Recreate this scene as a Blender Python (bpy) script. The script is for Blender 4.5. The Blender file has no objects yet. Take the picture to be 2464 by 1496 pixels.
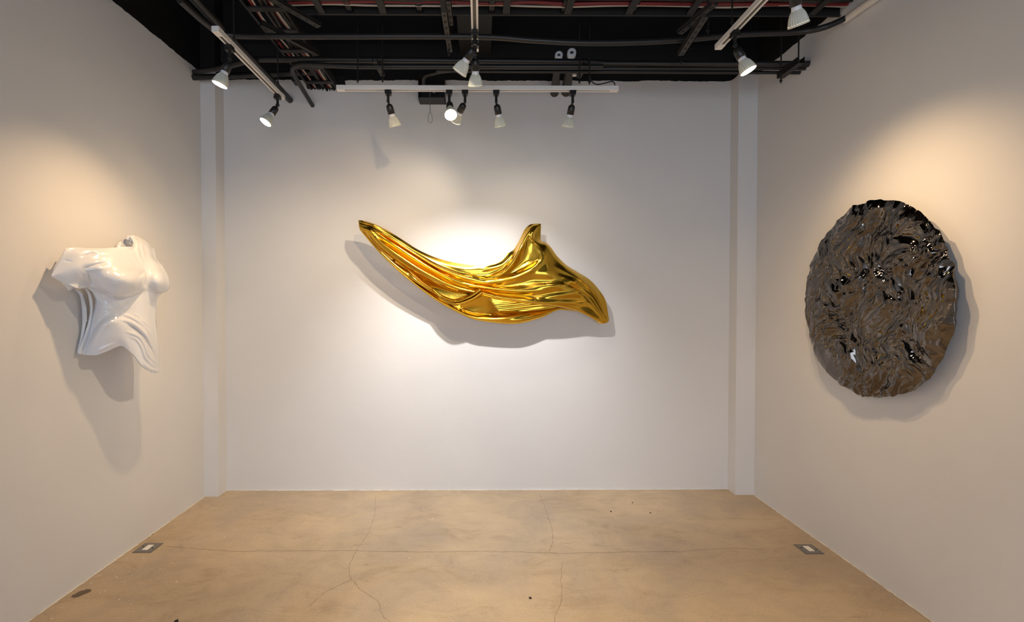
import bpy, bmesh, math, random
import numpy as np
from mathutils import Vector, Matrix, Euler, noise

random.seed(7)
scene = bpy.context.scene
COL = scene.collection
PI = math.pi

# ------------------------------------------------------------------ camera
W, H, F = 2464.0, 1496.0, 1163.0
PITCH, YAW = 0.0165, 0.0064
SHX, SHY = 68.6 / W, -2.8 / W
CAM = Vector((0, 0, 1.5))
cd = bpy.data.cameras.new('camera')
cam = bpy.data.objects.new('camera', cd)
COL.objects.link(cam)
cam.location = CAM
cam.rotation_euler = (PI / 2 - PITCH, 0, -YAW)
cd.sensor_width = 36
cd.sensor_fit = 'HORIZONTAL'
cd.lens = F / W * 36
cd.shift_x, cd.shift_y = SHX, SHY
cd.clip_start = 0.05
scene.camera = cam
ROT = np.array(cam.rotation_euler.to_matrix())

def ray(px, py):
    """direction of sight through a point of the photograph (used to read real positions off it)"""
    px = np.asarray(px, float); py = np.asarray(py, float)
    d = np.stack([(px - W / 2 + SHX * W) / F, (H / 2 - py + SHY * W) / F, -np.ones_like(px)], -1)
    return d @ ROT.T
def at_x(px, py, X):
    r = ray(px, py); return Vector(r * (X / r[0])) + CAM
def at_y(px, py, Y):
    r = ray(px, py); return Vector(r * (Y / r[1])) + CAM
def at_z(px, py, Z):
    r = ray(px, py); return Vector(r * ((Z - 1.5) / r[2])) + CAM

XL, XR, YB, YF = -2.128, 2.128, 3.835, -3.2      # left wall, right wall, back wall, street end of the room
ZP, ZC = 3.242, 3.85                              # where the white paint stops, ceiling deck

# ------------------------------------------------------------------ materials
def new_mat(name):
    m = bpy.data.materials.new(name); m.use_nodes = True
    nt = m.node_tree
    return m, nt, nt.nodes['Principled BSDF']
def simple(name, col, rough=0.5, metal=0.0, **kw):
    m, nt, b = new_mat(name)
    b.inputs['Base Color'].default_value = (*col, 1)
    b.inputs['Roughness'].default_value = rough
    b.inputs['Metallic'].default_value = metal
    for k, v in kw.items():
        b.inputs[k.replace('_', ' ')].default_value = v
    return m
def node(nt, t, **kw):
    n = nt.nodes.new(t)
    for k, v in kw.items(): setattr(n, k, v)
    return n
def noise_n(nt, coord, scale, detail=6, rough=0.6, dist=0.0, vscale=None):
    n = node(nt, 'ShaderNodeTexNoise')
    n.inputs['Scale'].default_value = scale; n.inputs['Detail'].default_value = detail
    n.inputs['Roughness'].default_value = rough; n.inputs['Distortion'].default_value = dist
    if vscale:
        mp = node(nt, 'ShaderNodeMapping'); mp.inputs['Scale'].default_value = vscale
        nt.links.new(coord, mp.inputs['Vector']); nt.links.new(mp.outputs['Vector'], n.inputs['Vector'])
    else:
        nt.links.new(coord, n.inputs['Vector'])
    return n
def ramp(nt, fac, stops):
    r = node(nt, 'ShaderNodeValToRGB')
    e = r.color_ramp.elements
    while len(e) > 1: e.remove(e[-1])
    for i, (p, c) in enumerate(stops):
        el = e[0] if i == 0 else e.new(p)
        el.position = p; el.color = (*c, 1) if len(c) == 3 else c
    nt.links.new(fac, r.inputs['Fac'])
    return r
def mix(nt, fac, a, b, mode='MIX'):
    n = node(nt, 'ShaderNodeMix', data_type='RGBA', blend_type=mode)
    L = nt.links
    if isinstance(fac, (int, float)): n.inputs[0].default_value = fac
    else: L.new(fac, n.inputs[0])
    for s, v in ((6, a), (7, b)):
        if isinstance(v, tuple): n.inputs[s].default_value = (*v, 1)
        else: L.new(v, n.inputs[s])
    return n.outputs[2]

def wall_material(name, base):
    """white emulsion up to the paint line, black paint above it; the line is a little ragged"""
    m, nt, b = new_mat(name)
    L = nt.links
    geo = node(nt, 'ShaderNodeNewGeometry')
    pos = geo.outputs['Position']
    sep = node(nt, 'ShaderNodeSeparateXYZ'); L.new(pos, sep.inputs[0])
    n1 = noise_n(nt, pos, 9, 4)
    ma = node(nt, 'ShaderNodeMath', operation='MULTIPLY_ADD')
    L.new(n1.outputs['Fac'], ma.inputs[0]); ma.inputs[1].default_value = 0.03; L.new(sep.outputs['Z'], ma.inputs[2])
    gt = node(nt, 'ShaderNodeMath', operation='GREATER_THAN'); L.new(ma.outputs[0], gt.inputs[0]); gt.inputs[1].default_value = ZP + 0.015
    n2 = noise_n(nt, pos, 1.3, 5, 0.55)
    mot = ramp(nt, n2.outputs['Fac'], [(0.3, tuple(c * 0.955 for c in base)), (0.7, base)])
    col = mix(nt, gt.outputs[0], mot.outputs['Color'], (0.008, 0.007, 0.0065))
    L.new(col, b.inputs['Base Color'])
    b.inputs['Roughness'].default_value = 0.62
    b.inputs['Specular IOR Level'].default_value = 0.3
    n3 = noise_n(nt, pos, 60, 4, 0.6)
    n4 = noise_n(nt, pos, 3.5, 3, 0.5)
    bm = node(nt, 'ShaderNodeBump'); bm.inputs['Strength'].default_value = 0.12; bm.inputs['Distance'].default_value = 0.004
    L.new(n3.outputs['Fac'], bm.inputs['Height'])
    bm2 = node(nt, 'ShaderNodeBump'); bm2.inputs['Strength'].default_value = 0.25; bm2.inputs['Distance'].default_value = 0.012
    L.new(n4.outputs['Fac'], bm2.inputs['Height']); L.new(bm.outputs[0], bm2.inputs['Normal'])
    L.new(bm2.outputs[0], b.inputs['Normal'])
    return m
M_WALL = wall_material('white_wall_paint', (0.75, 0.735, 0.72))

def floor_material():
    m, nt, b = new_mat('brown_concrete')
    L = nt.links
    geo = node(nt, 'ShaderNodeNewGeometry'); pos = geo.outputs['Position']
    a = noise_n(nt, pos, 0.9, 8, 0.62, 0.6)
    c1 = ramp(nt, a.outputs['Fac'], [(0.30, (0.40, 0.292, 0.178)), (0.5, (0.52, 0.393, 0.252)), (0.72, (0.62, 0.475, 0.305))])
    s = noise_n(nt, pos, 5.0, 10, 0.74, 0.9, (0.7, 1.25, 1))
    c2 = ramp(nt, s.outputs['Fac'], [(0.30, (0.70, 0.685, 0.67)), (0.48, (0.96, 0.96, 0.96)), (0.75, (1.12, 1.12, 1.1))])
    col = mix(nt, 0.75, c1.outputs['Color'], c2.outputs['Color'], 'MULTIPLY')
    g = noise_n(nt, pos, 1.7, 7, 0.6, 0.8)
    c3 = ramp(nt, g.outputs['Fac'], [(0.42, (0, 0, 0)), (0.66, (0.62, 0.62, 0.62))])
    col = mix(nt, c3.outputs['Color'], col, (0.37, 0.30, 0.235))
    f = noise_n(nt, pos, 90, 3, 0.6)
    c4 = ramp(nt, f.outputs['Fac'], [(0.3, (0.86, 0.86, 0.86)), (0.6, (1.02, 1.02, 1.02))])
    col = mix(nt, 0.7, col, c4.outputs['Color'], 'MULTIPLY')
    L.new(col, b.inputs['Base Color'])
    r = ramp(nt, s.outputs['Fac'], [(0.3, (0.62,) * 3), (0.7, (0.42,) * 3)])
    L.new(r.outputs['Color'], b.inputs['Roughness'])
    bm = node(nt, 'ShaderNodeBump'); bm.inputs['Strength'].default_value = 0.3; bm.inputs['Distance'].default_value = 0.004
    L.new(s.outputs['Fac'], bm.inputs['Height']); L.new(bm.outputs[0], b.inputs['Normal'])
    return m
M_FLOOR = floor_material()
M_CRACK = simple('floor_crack', (0.20, 0.145, 0.095), 0.9)
M_STAIN = simple('dark_oil_stain', (0.13, 0.095, 0.06), 0.7)
M_PAINTDROP = simple('white_paint_drips', (0.78, 0.72, 0.62), 0.6)
M_BLACK = simple('black_ceiling_paint', (0.006, 0.0055, 0.0055), 0.7)
M_PIPE = simple('black_painted_conduit', (0.014, 0.0125, 0.012), 0.42)
M_STEEL = simple('dark_strut_steel', (0.034, 0.029, 0.024), 0.5)
M_TRAY = simple('dark_tray_steel', (0.015, 0.013, 0.0115), 0.5)
M_TRACK = simple('white_track_enamel', (0.80, 0.78, 0.74), 0.35)
M_GROOVE = simple('track_groove', (0.10, 0.085, 0.07), 0.6)
M_PLASTIC = simple('black_lamp_plastic', (0.013, 0.012, 0.012), 0.38)
M_NECK = simple('white_bulb_plastic', (0.78, 0.79, 0.83), 0.4)
M_RED = simple('red_cable', (0.15, 0.007, 0.008), 0.45)
M_WHITE = simple('white_cable', (0.42, 0.37, 0.31), 0.5)
M_SLEEVE = simple('white_pipe_plastic', (0.72, 0.67, 0.60), 0.5)
M_BROWN = simple('brown_cable', (0.02, 0.015, 0.012), 0.5)
M_PVC = simple('white_pipe_cap', (0.75, 0.76, 0.80), 0.4)
M_GREYMET = simple('brushed_grey_plate', (0.26, 0.24, 0.22), 0.45, 0.6)
M_IVORY = simple('ivory_socket', (0.85, 0.82, 0.74), 0.4)
M_DARK = simple('dark_debris', (0.02, 0.017, 0.015), 0.8)

def bulb_material():
    m, nt, b = new_mat('ribbed_bulb_body')
    b.inputs['Base Color'].default_value = (0.66, 0.66, 0.57, 1)
    b.inputs['Roughness'].default_value = 0.35
    b.inputs['Transmission Weight'].default_value = 0.0
    return m
M_BULB = bulb_material()
def emit(name, col, s):
    m, nt, b = new_mat(name)
    b.inputs['Base Color'].default_value = (*col, 1)
    b.inputs['Emission Color'].default_value = (*col, 1)
    b.inputs['Emission Strength'].default_value = s
    return m
M_LENS = emit('lit_bulb_lens', (1.0, 0.86, 0.62), 14.0)

def gold_material():
    m, nt, b = new_mat('polished_gold')
    L = nt.links
    b.inputs['Base Color'].default_value = (0.77, 0.46, 0.05, 1)
    b.inputs['Metallic'].default_value = 1.0
    b.inputs['Roughness'].default_value = 0.18
    geo = node(nt, 'ShaderNodeNewGeometry')
    n = noise_n(nt, geo.outputs['Position'], 14, 3, 0.5)
    bm = node(nt, 'ShaderNodeBump'); bm.inputs['Strength'].default_value = 0.10; bm.inputs['Distance'].default_value = 0.01
    L.new(n.outputs['Fac'], bm.inputs['Height']); L.new(bm.outputs[0], b.inputs['Normal'])
    return m
M_GOLD = gold_material()
M_GLOSSWHITE = simple('glossy_white_lacquer', (0.78, 0.79, 0.82), 0.24, Coat_Weight=1.0, Coat_Roughness=0.03)
M_CHROME = simple('black_chrome', (0.16, 0.14, 0.124), 0.06, 1.0)

# ------------------------------------------------------------------ mesh helpers
def link_mesh(name, verts, faces, mats, parent=None, smooth=False, fmat=None):
    me = bpy.data.meshes.new(name)
    me.from_pydata([tuple(v) for v in verts], [], faces)
    for mt in (mats if isinstance(mats, (list, tuple)) else [mats]): me.materials.append(mt)
    if smooth: me.polygons.foreach_set('use_smooth', [True] * len(me.polygons))
    if fmat: me.polygons.foreach_set('material_index', fmat)
    me.update()
    o = bpy.data.objects.new(name, me); COL.objects.link(o)
    if parent is not None: o.parent = parent
    return o
class MB:
    """collects shapes into one mesh"""
    def __init__(s): s.v = []; s.f = []; s.m = []; s.sm = []
    def add(s, v, f, mi=0, smooth=False):
        o = len(s.v); s.v += [tuple(p) for p in v]; s.f += [tuple(i + o for i in q) for q in f]
        s.m += [mi] * len(f); s.sm += [smooth] * len(f)
    def box(s, a, b, mi=0, M=None):
        x0, y0, z0 = a; x1, y1, z1 = b
        v = [Vector(p) for p in ((x0, y0, z0), (x1, y0, z0), (x1, y1, z0), (x0, y1, z0), (x0, y0, z1), (x1, y0, z1), (x1, y1, z1), (x0, y1, z1))]
        if M is not None: v = [M @ p for p in v]
        s.add(v, [(3, 2, 1, 0), (4, 5, 6, 7), (0, 1, 5, 4), (1, 2, 6, 5), (2, 3, 7, 6), (3, 0, 4, 7)], mi)
    def tube(s, pts, r, n=12, mi=0, caps=True):
        pts = [Vector(p) for p in pts]
        rs = r if isinstance(r, (list, tuple)) else [r] * len(pts)
        up = Vector((0, 0, 1)); rings = []
        t0 = (pts[1] - pts[0]).normalized()
        a = t0.cross(up)
        if a.length < 1e-3: a = t0.cross(Vector((1, 0, 0)))
        a.normalize()
        for i, p in enumerate(pts):
            t = (pts[min(i + 1, len(pts) - 1)] - pts[max(i - 1, 0)]).normalized()
            a = (a - t * a.dot(t)).normalized(); b = t.cross(a)
            rings.append([p + (a * math.cos(2 * PI * k / n) + b * math.sin(2 * PI * k / n)) * rs[i] for k in range(n)])
        v = [p for q in rings for p in q]; f = []
        for i in range(len(pts) - 1):
            for k in range(n):
                f.append((i * n + k, i * n + (k + 1) % n, (i + 1) * n + (k + 1) % n, (i + 1) * n + k))
        s.add(v, f, mi, True)
        if caps:
            s.add(rings[0], [tuple(range(n))[::-1]], mi); s.add(rings[-1], [tuple(range(n))], mi)
    def lathe(s, prof, n=48, mi=0, ribs=0, depth=None, cap0=False, cap1=False):
        """profile (r, z) about the z axis; ribs scallop the radius"""
        v = []; f = []
        for j, (r, z) in enumerate(prof):
            dp = depth[j] if depth else 0
            for k in range(n):
                t = 2 * PI * k / n
                rr = r * (1 - dp * (0.5 - 0.5 * math.cos(ribs * t)) ** 2) if ribs else r
                v.append((rr * math.cos(t), rr * math.sin(t), z))
        for j in range(len(prof) - 1):
            for k in range(n):
                f.append((j * n + k, j * n + (k + 1) % n, (j + 1) * n + (k + 1) % n, (j + 1) * n + k))
        s.add(v, f, mi, True)
        if cap0: s.add(v[:n], [tuple(range(n))[::-1]], mi)
        if cap1: s.add(v[-n:], [tuple(range(n))], mi)
    def build(s, name, mats, parent=None):
        o = link_mesh(name, s.v, s.f, mats, parent, False, s.m)
        o.data.polygons.foreach_set('use_smooth', s.sm)
        bm = bmesh.new(); bm.from_mesh(o.data); bmesh.ops.recalc_face_normals(bm, faces=bm.faces); bm.to_mesh(o.data); bm.free()
        return o
def curve_pts(pts, n=10):
    """smooth (Catmull-Rom) line through points"""
    P = [Vector(p) for p in pts]; out = []
    for i in range(len(P) - 1):
        p0, p1, p2, p3 = P[max(i - 1, 0)], P[i], P[i + 1], P[min(i + 2, len(P) - 1)]
        for k in range(n):
            t = k / n
            out.append(0.5 * ((2 * p1) + (p2 - p0) * t + (2 * p0 - 5 * p1 + 4 * p2 - p3) * t * t + (3 * p1 - p0 - 3 * p2 + p3) * t ** 3))
    out.append(P[-1]); return out
def bend_pts(pts, R, n=8):
    """straight runs joined by bends of radius R"""
    P = [Vector(p) for p in pts]; out = [P[0]]
    for i in range(1, len(P) - 1):
        a = (P[i - 1] - P[i]); b = (P[i + 1] - P[i])
        r = min(R, a.length * 0.45, b.length * 0.45)
        a = P[i] + a.normalized() * r; b = P[i] + b.normalized() * r
        for k in range(n + 1):
            t = k / n; out.append(a * (1 - t) ** 2 + P[i] * 2 * t * (1 - t) + b * t * t)
    out.append(P[-1]); return out
def tag(o, label=None, cat=None, group=None, kind=None):
    if label: o['label'] = label
    if cat: o['category'] = cat
    if group: o['group'] = group
    if kind: o['kind'] = kind
    return o
def empty(name, loc, label, cat, group=None):
    o = bpy.data.objects.new(name, None); COL.objects.link(o); o.location = loc; o.empty_display_size = 0.1
    return tag(o, label, cat, group)

# ------------------------------------------------------------------ room shell
def panel(name, a, b, label):
    m = MB(); m.box(a, b); return tag(m.build(name, M_WALL), label, 'wall', None, 'structure')
panel('wall_left', (XL - 0.15, YF, 0), (XL, YB, ZC), 'long white left wall behind the white torso, black paint at its top')
panel('wall_right', (XR, YF, 0), (XR + 0.15, YB, ZC), 'long white right wall behind the black disc, black paint at its top')
panel('wall_back', (XL - 0.15, YB, 0), (XR + 0.15, YB + 0.15, ZC), 'white back wall behind the gold sculpture, black paint at its top')
m = MB()                                          # street end: open shop front with a fascia and two piers
m.box((XL - 0.15, YF - 0.15, 0), (XL + 0.35, YF, ZC)); m.box((XR - 0.35, YF - 0.15, 0), (XR + 0.15, YF, ZC))
m.box((XL + 0.35, YF - 0.15, 2.25), (XR - 0.35, YF, ZC))
tag(m.build('wall_front', M_WALL), 'front wall around the open shop front facing the street', 'wall', None, 'structure')
m = MB(); m.box((XL - 0.15, YF - 0.15, ZC), (XR + 0.15, YB + 0.15, ZC + 0.12))
tag(m.build('ceiling', M_BLACK), 'black painted open ceiling above pipes and cable trays', 'ceiling', None, 'structure')
m = MB(); m.box((XL, YB - 0.122, 0), (XL + 0.112, YB, ZC))
tag(m.build('column', M_WALL), 'white square column in the corner beside the torso wall', 'column', None, 'structure')
m = MB(); m.box((XR - 0.148, YB - 0.115, 0), (XR, YB, ZC))
tag(m.build('column', M_WALL), 'white square column in the corner beside the black disc wall', 'column', None, 'structure')

# floor: slab with its cracks, drips and stains lying in the surface
m = MB(); m.box((XL - 0.15, YF - 0.15, -0.1), (XR + 0.15, YB + 0.15, 0))
def ribbon(pts, w, mi, z=0.0006, jit=0.004):
    P = []
    for i in range(len(pts) - 1):
        a, b = Vector(pts[i]), Vector(pts[i + 1]); n = max(2, int((b - a).length / 0.02))
        for k in range(n): P.append(a.lerp(b, k / n))
    P.append(Vector(pts[-1]))
    v = []
    for i, p in enumerate(P):
        t = (P[min(i + 1, len(P) - 1)] - P[max(i - 1, 0)]); t.z = 0; t.normalize(); nn = Vector((-t.y, t.x, 0))
        p = p + nn * random.uniform(-jit, jit); ww = w * random.uniform(0.35, 1.1)
        v += [(p + nn * ww / 2).to_tuple()[:2] + (z,), (p - nn * ww / 2).to_tuple()[:2] + (z,)]
    m.add(v, [(2 * i, 2 * i + 1, 2 * i + 3, 2 * i + 2) for i in range(len(P) - 1)], mi)
def fl(px, py): return at_z(px, py, 0)
for line in ([(905, 1190), (902, 1240), (888, 1280), (855, 1330), (840, 1360), (842, 1390), (865, 1415), (910, 1445), (920, 1480), (955, 1510)],
             [(1299, 1188), (1312, 1225), (1328, 1270), (1331, 1305), (1322, 1325)],
             [(1353, 1355), (1350, 1400), (1352, 1440), (1338, 1480), (1330, 1510)],
             [(400, 1314), (480, 1320), (560, 1326), (700, 1325), (850, 1324), (1000, 1328), (1180, 1326), (1350, 1331), (1500, 1328), (1640, 1326), (1760, 1318), (1840, 1322)],
             [(845, 1395), (780, 1425), (740, 1460)], [(1640, 1330), (1600, 1325)]):
    ribbon([fl(*p) for p in line], 0.0022, 1)
def blob(c, rx, ry, rot, mi, n=18, jag=0.15, z=0.0008):
    v = []
    for k in range(n):
        t = 2 * PI * k / n; q = 1 + random.uniform(-jag, jag)
        x, y = rx * q * math.cos(t), ry * q * math.sin(t)
        v.append((c[0] + x * math.cos(rot) - y * math.sin(rot), c[1] + x * math.sin(rot) + y * math.cos(rot), z))
    m.add(v, [tuple(range(n))], mi)
a, b = fl(172, 1437), fl(221, 1417)
dv = (b - a); blob((a + b) / 2, dv.length / 2, 0.026, math.atan2(dv.y, dv.x), 2, 26, 0.16)
for px, py, r in ((362, 1286, .012), (325, 1306, .012)):
    c = fl(px, py); blob(c, r * 1.6, r * .7, 0.3, 2, 12, .3)
c = fl(279, 1342); blob(c, .03, .012, 0.8, 3, 14, .35)
for px, py in ((282, 1334), (362, 1333), (383, 1320), (305, 1343), (414, 1355), (347, 1350), (323, 1369), (311, 1375), (385, 1368), (345, 1343), (425, 1400), (183, 1420), (135, 1450), (148, 1462), (243, 1420),
               (252, 1421), (240, 1426), (286, 1442), (320, 1471), (548, 1227), (561, 1233), (577, 1238), (624, 1208), (640, 1243), (1034, 1250), (985, 1342), (1045, 1366), (1138, 1379), (300, 1400),
               (315, 1454), (124, 1488), (92, 1478), (200, 1404), (220, 1402), (610, 1229), (536, 1255), (630, 1296), (540, 1291)):
    blob(fl(px, py), random.uniform(.002, .006), random.uniform(.0015, .004), random.uniform(0, 3), 3, 8, .35)
for p, q, w in (((225, 1389), (246, 1381), .004), ((125, 1450), (158, 1426), .005), ((422, 1400), (428, 1398), .006), ((1035, 1251), (1043, 1247), .006), ((275, 1385), (285, 1391), .003)):
    ribbon([fl(*p), fl(*q)], w, 3)
# worn pale paint edge along the foot of the walls
ribbon([(XL + .006, 1.2, 0), (XL + .006, YB - .12, 0)], .013, 3, .0012, .002)
ribbon([(XR - .006, 1.2, 0), (XR - .006, YB - .12, 0)], .013, 3, .0012, .002)
ribbon([(XL + .11, YB - .006, 0), (XR - .15, YB - .006, 0)], .014, 3, .0012, .002)
for _ in range(60):                                # scuffs
    x, y = random.uniform(-1.9, 1.9), random.uniform(1.9, 3.7); t = random.uniform(-.6, .6); l = random.uniform(.02, .07)
    ribbon([(x, y, 0), (x + l * math.cos(t), y + l * math.sin(t), 0)], .0018, 1)
tag(m.build('floor', [M_FLOOR, M_CRACK, M_STAIN, M_PAINTDROP]), 'brown cracked concrete floor with pale paint drips', 'floor', None, 'structure')

# ------------------------------------------------------------------ smooth interpolation through stations
def pchip(x, y, xq):
    x = np.asarray(x, float); y = np.asarray(y, float); h = np.diff(x); d = np.diff(y) / h
    n = len(x); s = np.zeros(n)
    if n == 2: s[:] = d[0]
    else:
        for i in range(1, n - 1):
            if d[i - 1] * d[i] > 0:
                w1 = 2 * h[i] + h[i - 1]; w2 = h[i] + 2 * h[i - 1]
                s[i] = (w1 + w2) / (w1 / d[i - 1] + w2 / d[i])
        s[0] = d[0]; s[-1] = d[-1]
    k = np.clip(np.searchsorted(x, xq) - 1, 0, n - 2); t = (xq - x[k]) / h[k]
    return ((1 + 2 * t) * (1 - t) ** 2 * y[k] + t * (1 - t) ** 2 * h[k] * s[k] + t * t * (3 - 2 * t) * y[k + 1] + t * t * (t - 1) * h[k] * s[k + 1])
def catmull(x, y, xq):
    x = np.asarray(x, float); y = np.asarray(y, float); s = np.gradient(y, x)
    h = np.diff(x); k = np.clip(np.searchsorted(x, xq) - 1, 0, len(x) - 2); t = (xq - x[k]) / h[k]
    return ((1 + 2 * t) * (1 - t) ** 2 * y[k] + t * (1 - t) ** 2 * h[k] * s[k] + t * t * (3 - 2 * t) * y[k + 1] + t * t * (t - 1) * h[k] * s[k + 1])
def seg_dist(px, py, line):
    """distance from points to a polyline, and how far along it (0..1)"""
    best = np.full(px.shape, 1e9); along = np.zeros(px.shape)
    L = [0]
    for (a, b) in zip(line[:-1], line[1:]): L.append(L[-1] + math.hypot(b[0] - a[0], b[1] - a[1]))
    for i, (a, b) in enumerate(zip(line[:-1], line[1:])):
        dx, dy = b[0] - a[0], b[1] - a[1]; l2 = dx * dx + dy * dy + 1e-9
        t = np.clip(((px - a[0]) * dx + (py - a[1]) * dy) / l2, 0, 1)
        d = np.hypot(px - a[0] - t * dx, py - a[1] - t * dy); w = d < best
        best = np.where(w, d, best); along = np.where(w, (L[i] + t * math.sqrt(l2)) / L[-1], along)
    return best, along
def grid_faces(nr, nc):
    return [(r * nc + c, r * nc + c + 1, (r + 1) * nc + c + 1, (r + 1) * nc + c) for r in range(nr - 1) for c in range(nc - 1)]
def solidify(o, t, off=-1):
    md = o.modifiers.new('thickness', 'SOLIDIFY'); md.thickness = t; md.offset = off
    return o
def noise_grid(P, scale, seed=0):
    return np.array([noise.noise(Vector((p[0] * scale + seed, p[1] * scale, p[2] * scale))) for p in P])

# ------------------------------------------------------------------ gold drapery on the back wall
def gold_sheet(name, curves, nu, nv, parent, vpos=None, ripple=None, ridges=(), smooth_from=None):
    us = np.linspace(0, 1, nu)
    PX, PY, D = [], [], []
    for c in curves:
        c = np.array(c, float)
        PX.append(pchip(c[:, 0], c[:, 1], us)); PY.append(pchip(c[:, 0], c[:, 2], us)); D.append(pchip(c[:, 0], c[:, 3], us))
    PX, PY, D = map(np.array, (PX, PY, D))
    k = np.linspace(0, 1, len(curves)) if vpos is None else np.array(vpos, float)
    vs = np.linspace(0, 1, nv)
    gx = np.array([catmull(k, PX[:, i], vs) for i in range(nu)]).T
    gy = np.array([catmull(k, PY[:, i], vs) for i in range(nu)]).T
    gd = np.array([pchip(k, D[:, i], vs) for i in range(nu)]).T
    for line, w, amp in ridges:
        d, al = seg_dist(gx, gy, [tuple(p)[:2] for p in curve_pts([(x, y, 0) for x, y in line], 6)])
        e = np.clip(np.minimum(al, 1 - al) * 3, 0, 1)
        gd = gd + amp * np.exp(-(d / w) ** 2) * e * e * (3 - 2 * e)
    if ripple is not None: gd = gd + ripple(gx, gy)
    if smooth_from:
        w = np.clip((us - smooth_from) / .12, 0, 1)[None, :] * .5
        for _ in range(40):
            g = gd.copy(); g[1:-1, 1:-1] = (gd[:-2, 1:-1] + gd[2:, 1:-1] + 3 * gd[1:-1, :-2] + 3 * gd[1:-1, 2:]) / 8
            gd = gd * (1 - w) + g * w
    r = ray(gx, gy); t = (YB - gd) / r[..., 1]
    P = r * t[..., None] + np.array(CAM)
    o = link_mesh(name, P.reshape(-1, 3), grid_faces(nv, nu), M_GOLD, parent, True)
    return o
gold = empty('drapery_sculpture', (0.05, YB, 1.75), 'polished gold sculpture like flying draped cloth on the back wall', 'sculpture')
inv = Matrix.Translation(-Vector(gold.location))

def U(lst): return lst
T = [(0, 863, 530, .215), (.05, 893, 537, .21), (.11, 927, 553, .20), (.18, 970, 579, .19), (.245, 1010, 604, .18), (.31, 1050, 621, .17), (.37, 1090, 632, .16),
     (.44, 1130, 637, .15), (.51, 1175, 629, .14), (.58, 1212, 614, .13), (.615, 1236, 602, .125), (.635, 1247, 586, .12), (.655, 1256, 568, .12), (.675, 1266, 550, .12), (.69, 1278, 540.5, .12), (.70, 1288, 539.5, .12), (.72, 1300.5, 539.5, .12),
     (.725, 1300.3, 545, .12), (.745, 1299, 577, .12), (.75, 1301, 580.5, .125), (.765, 1315, 587, .13), (.81, 1340, 618, .12), (.85, 1362, 639, .11), (.89, 1391, 657, .10), (.925, 1419, 675, .09), (.955, 1440, 698, .08), (.98, 1456, 724, .075), (1, 1464, 770, .07)]
A1 = [(0, 863.5, 534, .215), (.06, 897, 541, .245), (.12, 925, 558, .225), (.24, 995, 603, .20), (.35, 1070, 637, .18), (.45, 1130, 650, .165), (.53, 1175, 646, .155), (.60, 1212, 632, .15), (.645, 1237, 612, .15), (.67, 1252, 586, .155), (.69, 1268, 561, .16), (.705, 1280, 549, .16),
      (.725, 1289, 550, .15), (.745, 1290, 579, .155), (.765, 1311, 591, .165), (.81, 1334, 625, .16), (.86, 1366, 649, .15), (.90, 1397, 668, .14), (.95, 1437, 709, .115), (1, 1463, 773, .075)]
A2 = [(0, 864, 537, .22), (.06, 897, 545, .24), (.13, 930, 563, .225), (.24, 998, 607, .205), (.35, 1070, 643, .185), (.45, 1130, 658, .165), (.53, 1175, 660, .155), (.60, 1211, 651, .17), (.645, 1234, 632, .185), (.68, 1256, 600, .195), (.71, 1271, 580, .19),
      (.745, 1280, 585, .185), (.775, 1302, 605, .20), (.82, 1328, 637, .185), (.87, 1364, 658, .175), (.91, 1399, 676, .16), (.95, 1431, 710, .13), (1, 1462, 774, .08)]
V1 = [(0, 864, 538, 0.220), (.06, 897, 547, 0.257), (.13, 930, 565, 0.252), (.24, 998, 609, 0.227), (.35, 1070, 647, 0.202), (.45, 1130, 665, 0.177), (.53, 1172, 670, 0.165), (.60, 1211, 663, 0.175), (.66, 1240, 648, 0.165), (.71, 1265, 628, 0.165),
      (.76, 1290, 622, 0.185), (.80, 1315, 636, 0.205), (.84, 1340, 653, 0.185), (.89, 1378, 668, 0.170), (.93, 1410, 690, 0.155), (.96, 1438, 728, 0.120), (1, 1461, 775, 0.080)]
R1 = [(0, 864.5, 540, .225), (.06, 897, 550, .265), (.13, 932, 567, .27), (.24, 1000, 611, .245), (.35, 1068, 650, .215), (.45, 1130, 671, .205), (.53, 1172, 679, .205), (.60, 1212, 676, .195), (.68, 1250, 667, .20), (.74, 1285, 654, .21),
      (.80, 1315, 657, .215), (.85, 1346, 668, .195), (.90, 1385, 681, .185), (.94, 1416, 706, .15), (1, 1460, 775.5, .083)]
V2 = [(0, 865, 541.5, 0.222), (.06, 895, 551.5, 0.267), (.13, 930, 572, 0.247), (.24, 996, 613, 0.222), (.35, 1064, 653, 0.197), (.45, 1127, 677, 0.192), (.53, 1170, 686, 0.180), (.60, 1212, 688, 0.185), (.68, 1252, 683, 0.190), (.75, 1290, 675, 0.195), (.82, 1330, 676, 0.200),
      (.88, 1370, 685, 0.185), (.93, 1408, 708, 0.155), (1, 1459, 776, 0.083)]
R2 = [(0, 865, 543, .228), (.06, 893, 553.5, .275), (.13, 928, 575, .28), (.24, 992, 617, .26), (.35, 1058, 657, .24), (.45, 1124, 684, .225), (.53, 1168, 692, .225), (.60, 1212, 697, .225), (.68, 1254, 699, .225), (.75, 1296, 697, .22), (.82, 1338, 692, .215),
      (.88, 1376, 695, .20), (.93, 1408, 716, .165), (1, 1458, 776.3, .085)]
V3 = [(0, 865.5, 545, 0.225), (.06, 891, 555.5, 0.280), (.13, 924, 580, 0.255), (.24, 986, 623, 0.230), (.35, 1050, 661, 0.215), (.45, 1118, 689, 0.210), (.53, 1166, 699, 0.185), (.60, 1208, 707, 0.190), (.68, 1254, 711, 0.195), (.75, 1300, 712, 0.200), (.82, 1340, 710, 0.200),
      (.88, 1376, 716, 0.185), (.93, 1408, 733, 0.155), (1, 1456, 776.6, 0.085)]
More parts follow.
